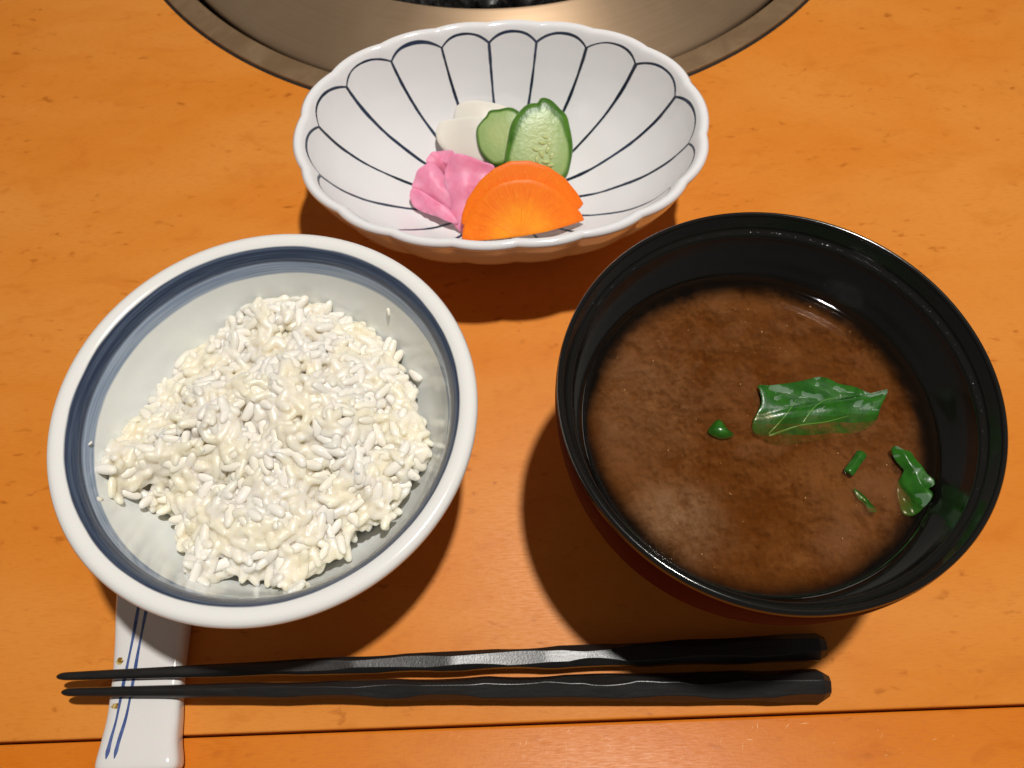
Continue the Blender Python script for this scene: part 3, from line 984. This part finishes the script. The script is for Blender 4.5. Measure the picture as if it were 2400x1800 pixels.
ITEMS = {
    'carrot_front': ((0.0057,0.1822,0.0205),(0.05,-0.62,0.78),
        [(-0.0222,0.0002),(-0.0217,0.0036),(-0.0202,0.0077),(-0.0171,0.0128),(-0.0125,0.0176),(-0.0080,0.0202),(-0.0027,0.0215),(0.0034,0.0217),(0.0087,0.0202),(0.0141,0.0173),(0.0195,0.0128),(0.0226,0.0095),(0.0242,0.0067),(0.0165,0.0044),(0.0088,0.0024),(0.0012,0.0011),(-0.0065,0.0001),(-0.0142,-0.0006),(-0.0180,-0.0008),(-0.0212,-0.0005)]),
    'carrot_back': ((0.0059,0.1869,0.0220),(0.05,-0.62,0.78),
        [(-0.0224,0.0011),(-0.0222,0.0041),(-0.0202,0.0097),(-0.0156,0.0163),(-0.0103,0.0208),(-0.0042,0.0235),(0.0030,0.0237),(0.0102,0.0215),(0.0164,0.0175),(0.0211,0.0123),(0.0238,0.0082),(0.0220,0.0061),(0.0127,0.0029),(0.0012,0.0003),(-0.0104,-0.0008),(-0.0200,-0.0011)]),
    'cuc_big': ((0.0153,0.2045,0.0270),(0.06,-0.52,0.85),
        [(-0.0149,0.0063),(-0.0139,0.0133),(-0.0127,0.0193),(-0.0108,0.0231),(-0.0073,0.0269),(-0.0046,0.0280),(-0.0025,0.0281),(-0.0015,0.0297),(0.0004,0.0301),(0.0031,0.0290),(0.0059,0.0263),(0.0086,0.0236),(0.0098,0.0195),(0.0107,0.0150),(0.0110,0.0112),(0.0102,0.0059),(0.0086,0.0009),(0.0043,-0.0033),(-0.0004,-0.0053),(-0.0054,-0.0053),(-0.0101,-0.0030),(-0.0132,0.0008)]),
    'cuc_small': ((-0.0011,0.2217,0.0275),(-0.12,-0.45,0.88),
        [(-0.0084,0.0068),(-0.0064,0.0097),(-0.0040,0.0117),(-0.0024,0.0137),(0.0017,0.0137),(0.0053,0.0139),(0.0080,0.0126),(0.0101,0.0098),(0.0107,0.0037),(0.0087,-0.0039),(0.0051,-0.0078),(-0.0006,-0.0083),(-0.0038,-0.0074),(-0.0070,-0.0034),(-0.0084,0.0008)]),
    'dai_front': ((-0.0143,0.2301,0.0262),(-0.12,-0.4,0.9),
        [(-0.0118,0.0006),(-0.0108,0.0042),(-0.0086,0.0062),(-0.0040,0.0066),(0.0013,0.0062),(0.0077,0.0041),(0.0114,-0.0001),(0.0120,-0.0059),(0.0103,-0.0114),(0.0060,-0.0133),(-0.0004,-0.0116),(-0.0051,-0.0093),(-0.0085,-0.0064),(-0.0109,-0.0032)]),
    'dai_back': ((-0.0109,0.2345,0.0260),(-0.1,-0.35,0.92),
        [(-0.0077,0.0053),(-0.0053,0.0089),(-0.0003,0.0095),(0.0066,0.0080),(0.0126,0.0060),(0.0156,0.0032),(0.0139,-0.0028),(0.0075,-0.0063),(-0.0005,-0.0040),(-0.0068,0.0001)]),
    'pink_top': ((-0.0228,0.2161,0.0255),(-0.25,-0.5,0.8),
        [(-0.0057,0.0025),(-0.0034,0.0046),(0.0004,0.0047),(0.0040,0.0038),(0.0055,0.0011),(0.0030,-0.0027),(-0.0003,-0.0050),(-0.0045,-0.0026),(-0.0058,-0.0001)]),
    'pink_right': ((-0.0172,0.2042,0.0245),(0,-0.55,0.82),
        [(-0.0036,0.0095),(-0.0013,0.0123),(0.0038,0.0117),(0.0097,0.0094),(0.0139,0.0075),(0.0129,0.0034),(0.0075,-0.0014),(0.0032,-0.0089),(0.0007,-0.0168),(-0.0034,-0.0124),(-0.0054,-0.0081),(-0.0058,-0.0001),(-0.0050,0.0062)]),
    'pink_left': ((-0.0270,0.2055,0.0235),(-0.2,-0.5,0.82),
        [(-0.0081,0.0030),(-0.0060,0.0070),(-0.0029,0.0089),(0.0009,0.0097),(0.0042,0.0054),(0.0060,0.0003),(0.0063,-0.0058),(0.0051,-0.0103),(-0.0002,-0.0067),(-0.0062,-0.0017),(-0.0081,0.0009)]),
    'pink_low': ((-0.0288,0.1991,0.0215),(-0.2,-0.6,0.78),
        [(-0.0074,0.0050),(-0.0057,0.0073),(-0.0020,0.0056),(0.0030,0.0012),(0.0079,-0.0036),(0.0099,-0.0091),(0.0057,-0.0074),(0.0021,-0.0050),(-0.0020,-0.0029),(-0.0056,-0.0005),(-0.0072,0.0028)]),
}

k = NT('pickled_carrot')
p = k.obj(); x, y, z = k.xyz(p)
yy = k.math('SUBTRACT', y, .0012)
r = k.math('SQRT', k.math('ADD', k.math('MULTIPLY', x, x), k.math('MULTIPLY', yy, yy)))
an = k.math('ARCTAN2', yy, x)
rad = k.noise(k.vec(k.math('MULTIPLY', an, 13.0), k.math('MULTIPLY', r, 160.0), 0.0), 1, 3, .6)
rad2 = k.noise(k.vec(k.math('MULTIPLY', an, 26.0), k.math('MULTIPLY', r, 90.0), 3.0), 1, 2, .5)
blot = k.noise(p, 420, 3, .6)
rw = k.math('ADD', r, k.math('MULTIPLY', k.math('SUBTRACT', blot, .5), .012))
core = k.step(rw, .0165, .0055)
c = k.mix(core, (.86, .185, .0030), (.88, .31, .006))
c = k.mix(k.math('MULTIPLY', k.math('MULTIPLY', k.step(rad2, .50, .68), .55), k.math('MULTIPLY', k.step(r, .003, .006), k.step(r, .0215, .0150))), c, (.76, .120, .002))
c = k.mix(k.math('MULTIPLY', k.step(r, .006, .002), .6), c, (.80, .20, .004))
c = k.mix(k.math('MULTIPLY', k.step(blot, .54, .70), .5), c, (.88, .27, .008))
c = k.mix(k.step(r, .0205, .0222), c, (.84, .165, .003))
k.set(Base_Color=c, Roughness=.46, Specular_IOR_Level=.3, Subsurface_Weight=.35, Subsurface_Scale=.0016, Subsurface_Radius=(1, .5, .1))
k.bump(k.math('ADD', rad2, blot), .3, .0003)
M['carrot'] = k.m

k = NT('pickled_cucumber')
p = k.obj(); x, y, z = k.xyz(p)
s_ = k.attr('s')
nz = k.noise(p, 150, 3, .5)
up = k.step(y, .004, .024)
edge = k.math('SUBTRACT', .93, k.math('MULTIPLY', up, .19))
sw = k.math('ADD', s_, k.math('MULTIPLY', k.math('SUBTRACT', nz, .5), .10))
skin = k.step(sw, k.math('SUBTRACT', edge, .10), k.math('ADD', edge, .015))
flesh = k.mix(k.step(s_, .20, .72), (.36, .44, .145), (.27, .40, .125))
flesh = k.mix(k.math('MULTIPLY', k.noise(p, 330, 3), .5), flesh, (.44, .52, .26))
c = k.mix(skin, flesh, k.mix(k.step(nz, .3, .7), (.040, .125, .010), (.085, .21, .018)))
k.set(Base_Color=c, Roughness=.34, Specular_IOR_Level=.4, Subsurface_Weight=.5, Subsurface_Scale=.0022, Subsurface_Radius=(.7, 1, .3))
k.bump(k.noise(p, 620, 3), .32, .0004)
M['cucumber'] = k.m
k = NT('cucumber_seed'); k.set(Base_Color=(.50, .56, .24), Roughness=.06, Subsurface_Weight=.4, Subsurface_Scale=.001); M['seed'] = k.m

k = NT('pickled_white_radish')
p = k.obj(); nz = k.noise(k.scale(p, (1, 4, 1)), 160, 3, .55)
k.set(Base_Color=k.mix(k.step(nz, .3, .7), (.72, .68, .60), (.73, .69, .63)), Roughness=.34, Subsurface_Weight=.6, Subsurface_Scale=.003, Subsurface_Radius=(1, .85, .65))
k.bump(nz, .10, .0003)
M['radish'] = k.m

k = NT('pink_pickle')
p = k.obj(); nz = k.noise(p, 150, 4, .6, .6)
c = k.mix(k.step(nz, .30, .72), (.79, .23, .38), (.83, .34, .49))
k.set(Base_Color=c, Roughness=.48, Subsurface_Weight=.8, Subsurface_Scale=.003, Subsurface_Radius=(1, .35, .5))
k.bump(k.noise(p, 480, 3), .08, .0004)
M['pink'] = k.m


def item(key, name, label, cat, thick, mat, bend=None, group=None, **kw):
    org, n, poly = ITEMS[key]
    if mat is M['pink']:
        cu, cw = np.mean(poly, 0); b0 = bend
        bend = lambda u, w, s: b0(u, w, s) + .045 * CM * s ** 3 * math.sin(7 * math.atan2(w - cw, u - cu) + cu * 900)
    o = slab(name, poly, frame(org, n), thick * CM, mat, bend, **kw)
    tag(o, label, cat, group)
    return o


item('carrot_front', 'carrot_slice', 'half moon carrot slice with yellow core overlapping another carrot slice', 'carrot', .17, M['carrot'],
     lambda u, w, s: -6.0 * u * u, crisp=True, rim=.03, npts=100)
item('carrot_back', 'carrot_slice', 'half moon carrot slice mostly covered by the front carrot slice', 'carrot', .17, M['carrot'],
     lambda u, w, s: -6.0 * u * u, crisp=True, rim=.03, npts=100)
cb = item('cuc_big', 'cucumber_slice', 'large oval cucumber slice with wet seeds standing behind the carrot', 'cucumber', .42, M['cucumber'],
          lambda u, w, s: -.10 * CM * s ** 4, rim=.07, npts=96)
item('cuc_small', 'cucumber_slice', 'smaller cucumber slice half hidden by the large cucumber slice', 'cucumber', .40, M['cucumber'],
     lambda u, w, s: -.08 * CM * s ** 4, rim=.08, npts=80)
item('dai_front', 'radish_slice', 'white radish slice touching the pink pickles', 'radish', .28, M['radish'],
     lambda u, w, s: (.10 * math.sin(u * 260) - .08 * s ** 3) * CM, rim=.10)
item('dai_back', 'radish_slice', 'white radish slice at the back of the pickle pile', 'radish', .28, M['radish'],
     lambda u, w, s: (.06 * math.sin(u * 240 + 1) - .06 * s ** 3) * CM, rim=.10)
item('pink_top', 'pink_pickle_slice', 'small curled pink pickle slice on top of the pink bunch', 'pickle', .13, M['pink'],
     lambda u, w, s: (.22 * s * s * math.cos(math.atan2(w, u) * 2 + .5) + .10 * (1 - s)) * CM, rim=.10)
item('pink_right', 'pink_pickle_slice', 'broad pink pickle slice tucked beneath the orange carrot', 'pickle', .14, M['pink'],
     lambda u, w, s: (.10 * math.sin(u * 420 + .6) + .05 * math.cos(w * 520)) * CM, rim=.06, npts=90)
item('pink_left', 'pink_pickle_slice', 'rounded pink pickle slice at the outer side of the pink bunch', 'pickle', .13, M['pink'],
     lambda u, w, s: (.16 - .26 * s * s + .05 * math.sin(u * 500 + w * 300)) * CM, rim=.07)
item('pink_low', 'pink_pickle_slice', 'narrow pink pickle slice lowest in the pink bunch', 'pickle', .13, M['pink'],
     lambda u, w, s: (.10 * math.sin(u * 300) - .08 * s) * CM, rim=.10)
# wet seeds in the large cucumber slice
sr = random.Random(9)
for i, (u, w, sc) in enumerate(((-.0010, .0130, 1.0), (-.0035, .0105, .9), (-.0012, .0088, 1.1), (.0012, .0104, 1.0), (-.0028, .0068, 1.0), (.0004, .0060, 1.15), (.0026, .0082, .9),
                                (-.0040, .0045, .9), (.0022, .0048, 1.0), (-.0012, .0036, 1.0), (.0016, .0125, .8), (.0003, .0150, .8))):
    bm = bmesh.new()
    bmesh.ops.create_icosphere(bm, subdivisions=2, radius=.115 * CM * sc, matrix=Matrix.Translation((u, w, .215 * CM)) @ Matrix.Rotation(sr.uniform(0, 3.1), 4, 'Z') @ Matrix.Diagonal((.65, 1.25, .45, 1)))
    me = bpy.data.meshes.new('seed'); bm.to_mesh(me); bm.free()
    me.polygons.foreach_set('use_smooth', [True] * len(me.polygons)); me.materials.append(M['seed'])
    o = bpy.data.objects.new('seed', me); o.parent = cb; COL.objects.link(o)

# ------------------------------------------------------------------ chopstick rest
REST = [  # y, centre x, width, height  (cm)
    (.72, -11.44, 2.54, 1.10), (1.1, -11.46, 2.48, 1.08), (1.6, -11.50, 2.32, 1.02), (2.2, -11.52, 2.24, .93), (2.9, -11.58, 2.20, .86), (3.6, -11.62, 2.20, .86),
    (4.4, -11.66, 2.26, .92), (5.2, -11.70, 2.36, 1.0), (6.0, -11.72, 2.48, 1.06), (6.6, -11.74, 2.52, 1.08)]
RT = np.array(REST)
NN = 4.2


def rest_at(y): return [float(np.interp(y, RT[:, 0], RT[:, k_])) for k_ in (1, 2, 3)]


def rest_top(x, y):
    c, w, h = rest_at(y)
    return h / 2 + h / 2 * max(0, 1 - abs(2 * (x - c) / w) ** NN) ** (1 / NN)


def sgnp(a, e): return math.copysign(abs(a) ** e, a)


ys = [.72, .722, .735, .76, .80, .86, .95] + list(np.linspace(1.08, 6.25, 40)) + [6.38, 6.47, 6.53, 6.57, 6.59, 6.598, 6.6]
verts, faces = [], []
K = 48
sp = catmull([tuple(r_) for r_ in REST], 200, False)
for y in ys:
    c, w, h = [float(np.interp(y, sp[:, 0], sp[:, q])) for q in (1, 2, 3)]
    e = min(y - .72, 6.6 - y) / .30
    sh = 1.0 if e >= 1 else max(.0, (1 - (1 - e) ** 2.6)) ** .45
    sh = .55 + .45 * sh if e > 0 else .55
    for j in range(K):
        a = 2 * math.pi * j / K
        xx = w / 2 * sgnp(math.cos(a), 2 / NN)
        zz = h / 2 + h / 2 * sgnp(math.sin(a), 2 / NN)
        taper = 1 - .06 * (1 - zz / h)
        q = .82 + .18 * (sh - .55) / .45
        verts.append(((c + xx * taper * q) * CM, y * CM, (h / 2 + (zz - h / 2) * (.70 + .30 * (sh - .55) / .45) - (h * .15) * (1 - (sh - .55) / .45) * .0) * CM))
zmin = min(v_[2] for v_ in verts)
for i in range(len(ys) - 1):
    for j in range(K):
        l = (j + 1) % K
        faces.append((i * K + j, i * K + l, (i + 1) * K + l, (i + 1) * K + j))
faces.append(tuple(range(K))); faces.append(tuple((len(ys) - 1) * K + j for j in range(K)))
rest_o = empty('chopstick_rest', (0, 0, 0))
tag(rest_o, 'white porcelain chopstick rest with two blue stripes', 'chopstick rest')
M['rest'] = porcelain('rest_glaze', (.74, .72, .70), .10).m
mesh_obj('body', verts, faces, M['rest'], rest_o, sharp=60)
k = NT('cobalt_stripe')
c = k.mix(k.step(k.noise(k.obj(), 300, 2), .3, .7), (.050, .085, .24), (.10, .145, .33))
k.set(Base_Color=c, Roughness=.12)
M['cobalt'] = k.m
k = NT('brown_glaze_spot')
k.set(Base_Color=k.mix(k.step(k.noise(k.obj(), 900, 2), .40, .6), (.22, .105, .008), (.60, .46, .17)), Roughness=.15)
M['spot'] = k.m


def decal(name, outline_fn, n, mat):
    verts, faces = [], []
    for i in range(n):
        (x0, y0), (x1, y1) = outline_fn(i / (n - 1))
        for q in range(4):
            t = q / 3
            x, y = x0 + (x1 - x0) * t, y0 + (y1 - y0) * t
            c, w, h = [float(np.interp(y, sp[:, 0], sp[:, u])) for u in (1, 2, 3)]
            zt = h / 2 + h / 2 * max(0, 1 - abs(2 * (x - c) / (w * .998)) ** NN) ** (1 / NN)
            verts.append((x * CM, y * CM, (zt + .004) * CM))
    for i in range(n - 1):
        for q in range(3): faces.append((i * 4 + q, i * 4 + q + 1, i * 4 + q + 5, i * 4 + q + 4))
    return mesh_obj(name, verts, faces, mat, rest_o)


for off, seed in ((-.82, 1), (-.55, 2)):
    rs = random.Random(seed)
    ph = rs.uniform(0, 6)

    def fn(t, off=off, ph=ph):
        y = 1.10 + t * 5.0
        c, w, h = [float(np.interp(y, sp[:, 0], sp[:, u])) for u in (1, 2, 3)]
        x = c + off + .385 * (y - 1.1) / 3.6 + .018 * math.sin(t * 9 + ph)
        hw = (.046 + .010 * math.sin(t * 17 + ph)) * math.sqrt(min(1, .06 + t * 22)) * (1.0 + .35 * math.exp(-((t - .03) / .03) ** 2))
        return (x - hw, y), (x + hw, y)
    decal('blue_stripe', fn, 70, M['cobalt'])
for cx, cy, rx, ry in ((-12.44, 3.86, .12, .11), (-12.33, 2.56, .15, .085)):
    def fn(t, cx=cx, cy=cy, rx=rx, ry=ry):
        a = (t - .5) * math.pi
        w = rx * max(.02, math.cos(a)) * (1 + .2 * math.sin(t * 17))
        y = cy + ry * math.sin(a)
        return (cx - w, y), (cx + w * .9, y)
    decal('glaze_spot', fn, 14, M['spot'])

# ------------------------------------------------------------------ chopsticks
k = NT('black_lacquered_wood')
p = k.obj()
g = k.noise(k.scale(p, (120, 900, 900)), 1, 3, .6)
g2 = k.noise(p, 1500, 3, .6)
k.set(Base_Color=k.mix(g, (.0075, .007, .007), (.016, .0145, .0135)), Roughness=k.math('ADD', .24, k.math('MULTIPLY', g, .14)), Specular_IOR_Level=.42)
k.bump(k.math('ADD', g2, k.math('MULTIPLY', g, .5)), .14, .0003)
M['stick'] = k.m


def chopstick(tip, butt, twist, seed, label, fat=.405):
    rs = random.Random(seed)
    tip, butt = Vector(tip) * CM, Vector(butt) * CM
    ax = (butt - tip); L = ax.length; ax.normalize()
    side = Vector((0, 0, 1)).cross(ax).normalized(); up = ax.cross(side)
    NL = 150
    Lc = L / CM
    dents = []                     # plane index, centre, half length, depth
    for pl in range(8):
        x0 = rs.uniform(5.0, 8.0)
        while x0 < Lc - .4:
            dents.append((pl, x0, rs.uniform(.8, 1.5), rs.uniform(.030, .075)))
            x0 += rs.uniform(2.6, 4.6)
    verts, faces = [], []
    xs = [0, .02, .07, .14] + list(np.linspace(.25, Lc - .26, NL)) + [Lc - .24, Lc - .12, Lc]
    NA = 24
    for xi in xs:
        t = xi / Lc
        R = .115 + (fat - .115) * min(1, t / .93) ** .85
        if xi < .30: R *= (1 - (1 - xi / .30) ** 2) ** .5 if xi > 0 else .08
        if xi > Lc - .25: R *= 1 - .32 * ((xi - (Lc - .25)) / .25)
        round_ = max(0, min(1, (7.5 - xi) / 4.5))
        ds = []
        for pl in range(8):
            d = R * (1.0 if pl % 2 == 0 else 1.09)
            for (q, xc, hw, dep) in dents:
                if q == pl and abs(xi - xc) < hw: d -= dep * (1 - ((xi - xc) / hw) ** 2) * (R / .36) * (1 - round_)
            ds.append(d)
        cor = []
        for pl in range(8):        # corner between face pl and face pl + 1
            a0, a1 = pl * math.pi / 4 + twist, (pl + 1) * math.pi / 4 + twist
            d0, d1 = ds[pl], ds[(pl + 1) % 8]
            det = math.cos(a0) * math.sin(a1) - math.sin(a0) * math.cos(a1)
            cor.append(np.array([(d0 * math.sin(a1) - d1 * math.sin(a0)) / det, (d1 * math.cos(a0) - d0 * math.cos(a1)) / det]))
        ring = []
        for pl in range(8):
            c, prv, nxt = cor[pl], cor[pl - 1], cor[(pl + 1) % 8]
            e = .018 * R / .4
            p0 = c + (prv - c) * min(.4, e / (np.linalg.norm(prv - c) + 1e-6))
            p2 = c + (nxt - c) * min(.4, e / (np.linalg.norm(nxt - c) + 1e-6))
            ring += [p0, (p0 + 2 * c + p2) / 4, p2]
        for q in ring:
            n_ = np.linalg.norm(q)
            q = q * (1 - round_) + q / n_ * R * 1.03 * round_
            verts.append(tip + ax * (xi * CM) + side * (q[0] * CM) + up * (q[1] * CM))
    n = len(xs)
    for i in range(n - 1):
        for j in range(NA):
            l = (j + 1) % NA
            faces.append((i * NA + j, i * NA + l, (i + 1) * NA + l, (i + 1) * NA + j))
    faces.append(tuple(range(NA))); faces.append(tuple((n - 1) * NA + j for j in range(NA)))
    # object axes along the stick, so the grain follows it
    mw = Matrix((ax, side, up)).transposed().to_4x4(); mw.translation = tip
    inv = mw.inverted()
    o = mesh_obj('chopstick', [inv @ v_ for v_ in verts], faces, M['stick'])
    me = o.data
    crisp = [False] * len(me.edges)
    for i, ed in enumerate(me.edges):
        va, vb = ed.vertices
        if va % NA == vb % NA and (va % NA) % 3 != 1 and me.vertices[va].co.x > 5.0 * CM: crisp[i] = True
        if min(va, vb) >= (n - 3) * NA and va // NA == vb // NA: crisp[i] = True
    at_ = me.attributes.new('sharp_edge', 'BOOLEAN', 'EDGE')
    at_.data.foreach_set('value', crisp)
    o.matrix_world = mw
    tag(o, label, 'chopstick')
    return o


chopstick((-13.92, 2.99, 1.135), (9.23, 2.35, .44), .30, 5, 'black carved chopstick next to the table edge seam', .445)
chopstick((-14.16, 3.44, 1.135), (9.36, 3.47, .40), .0, 8, 'black carved chopstick next to the two round bowls')
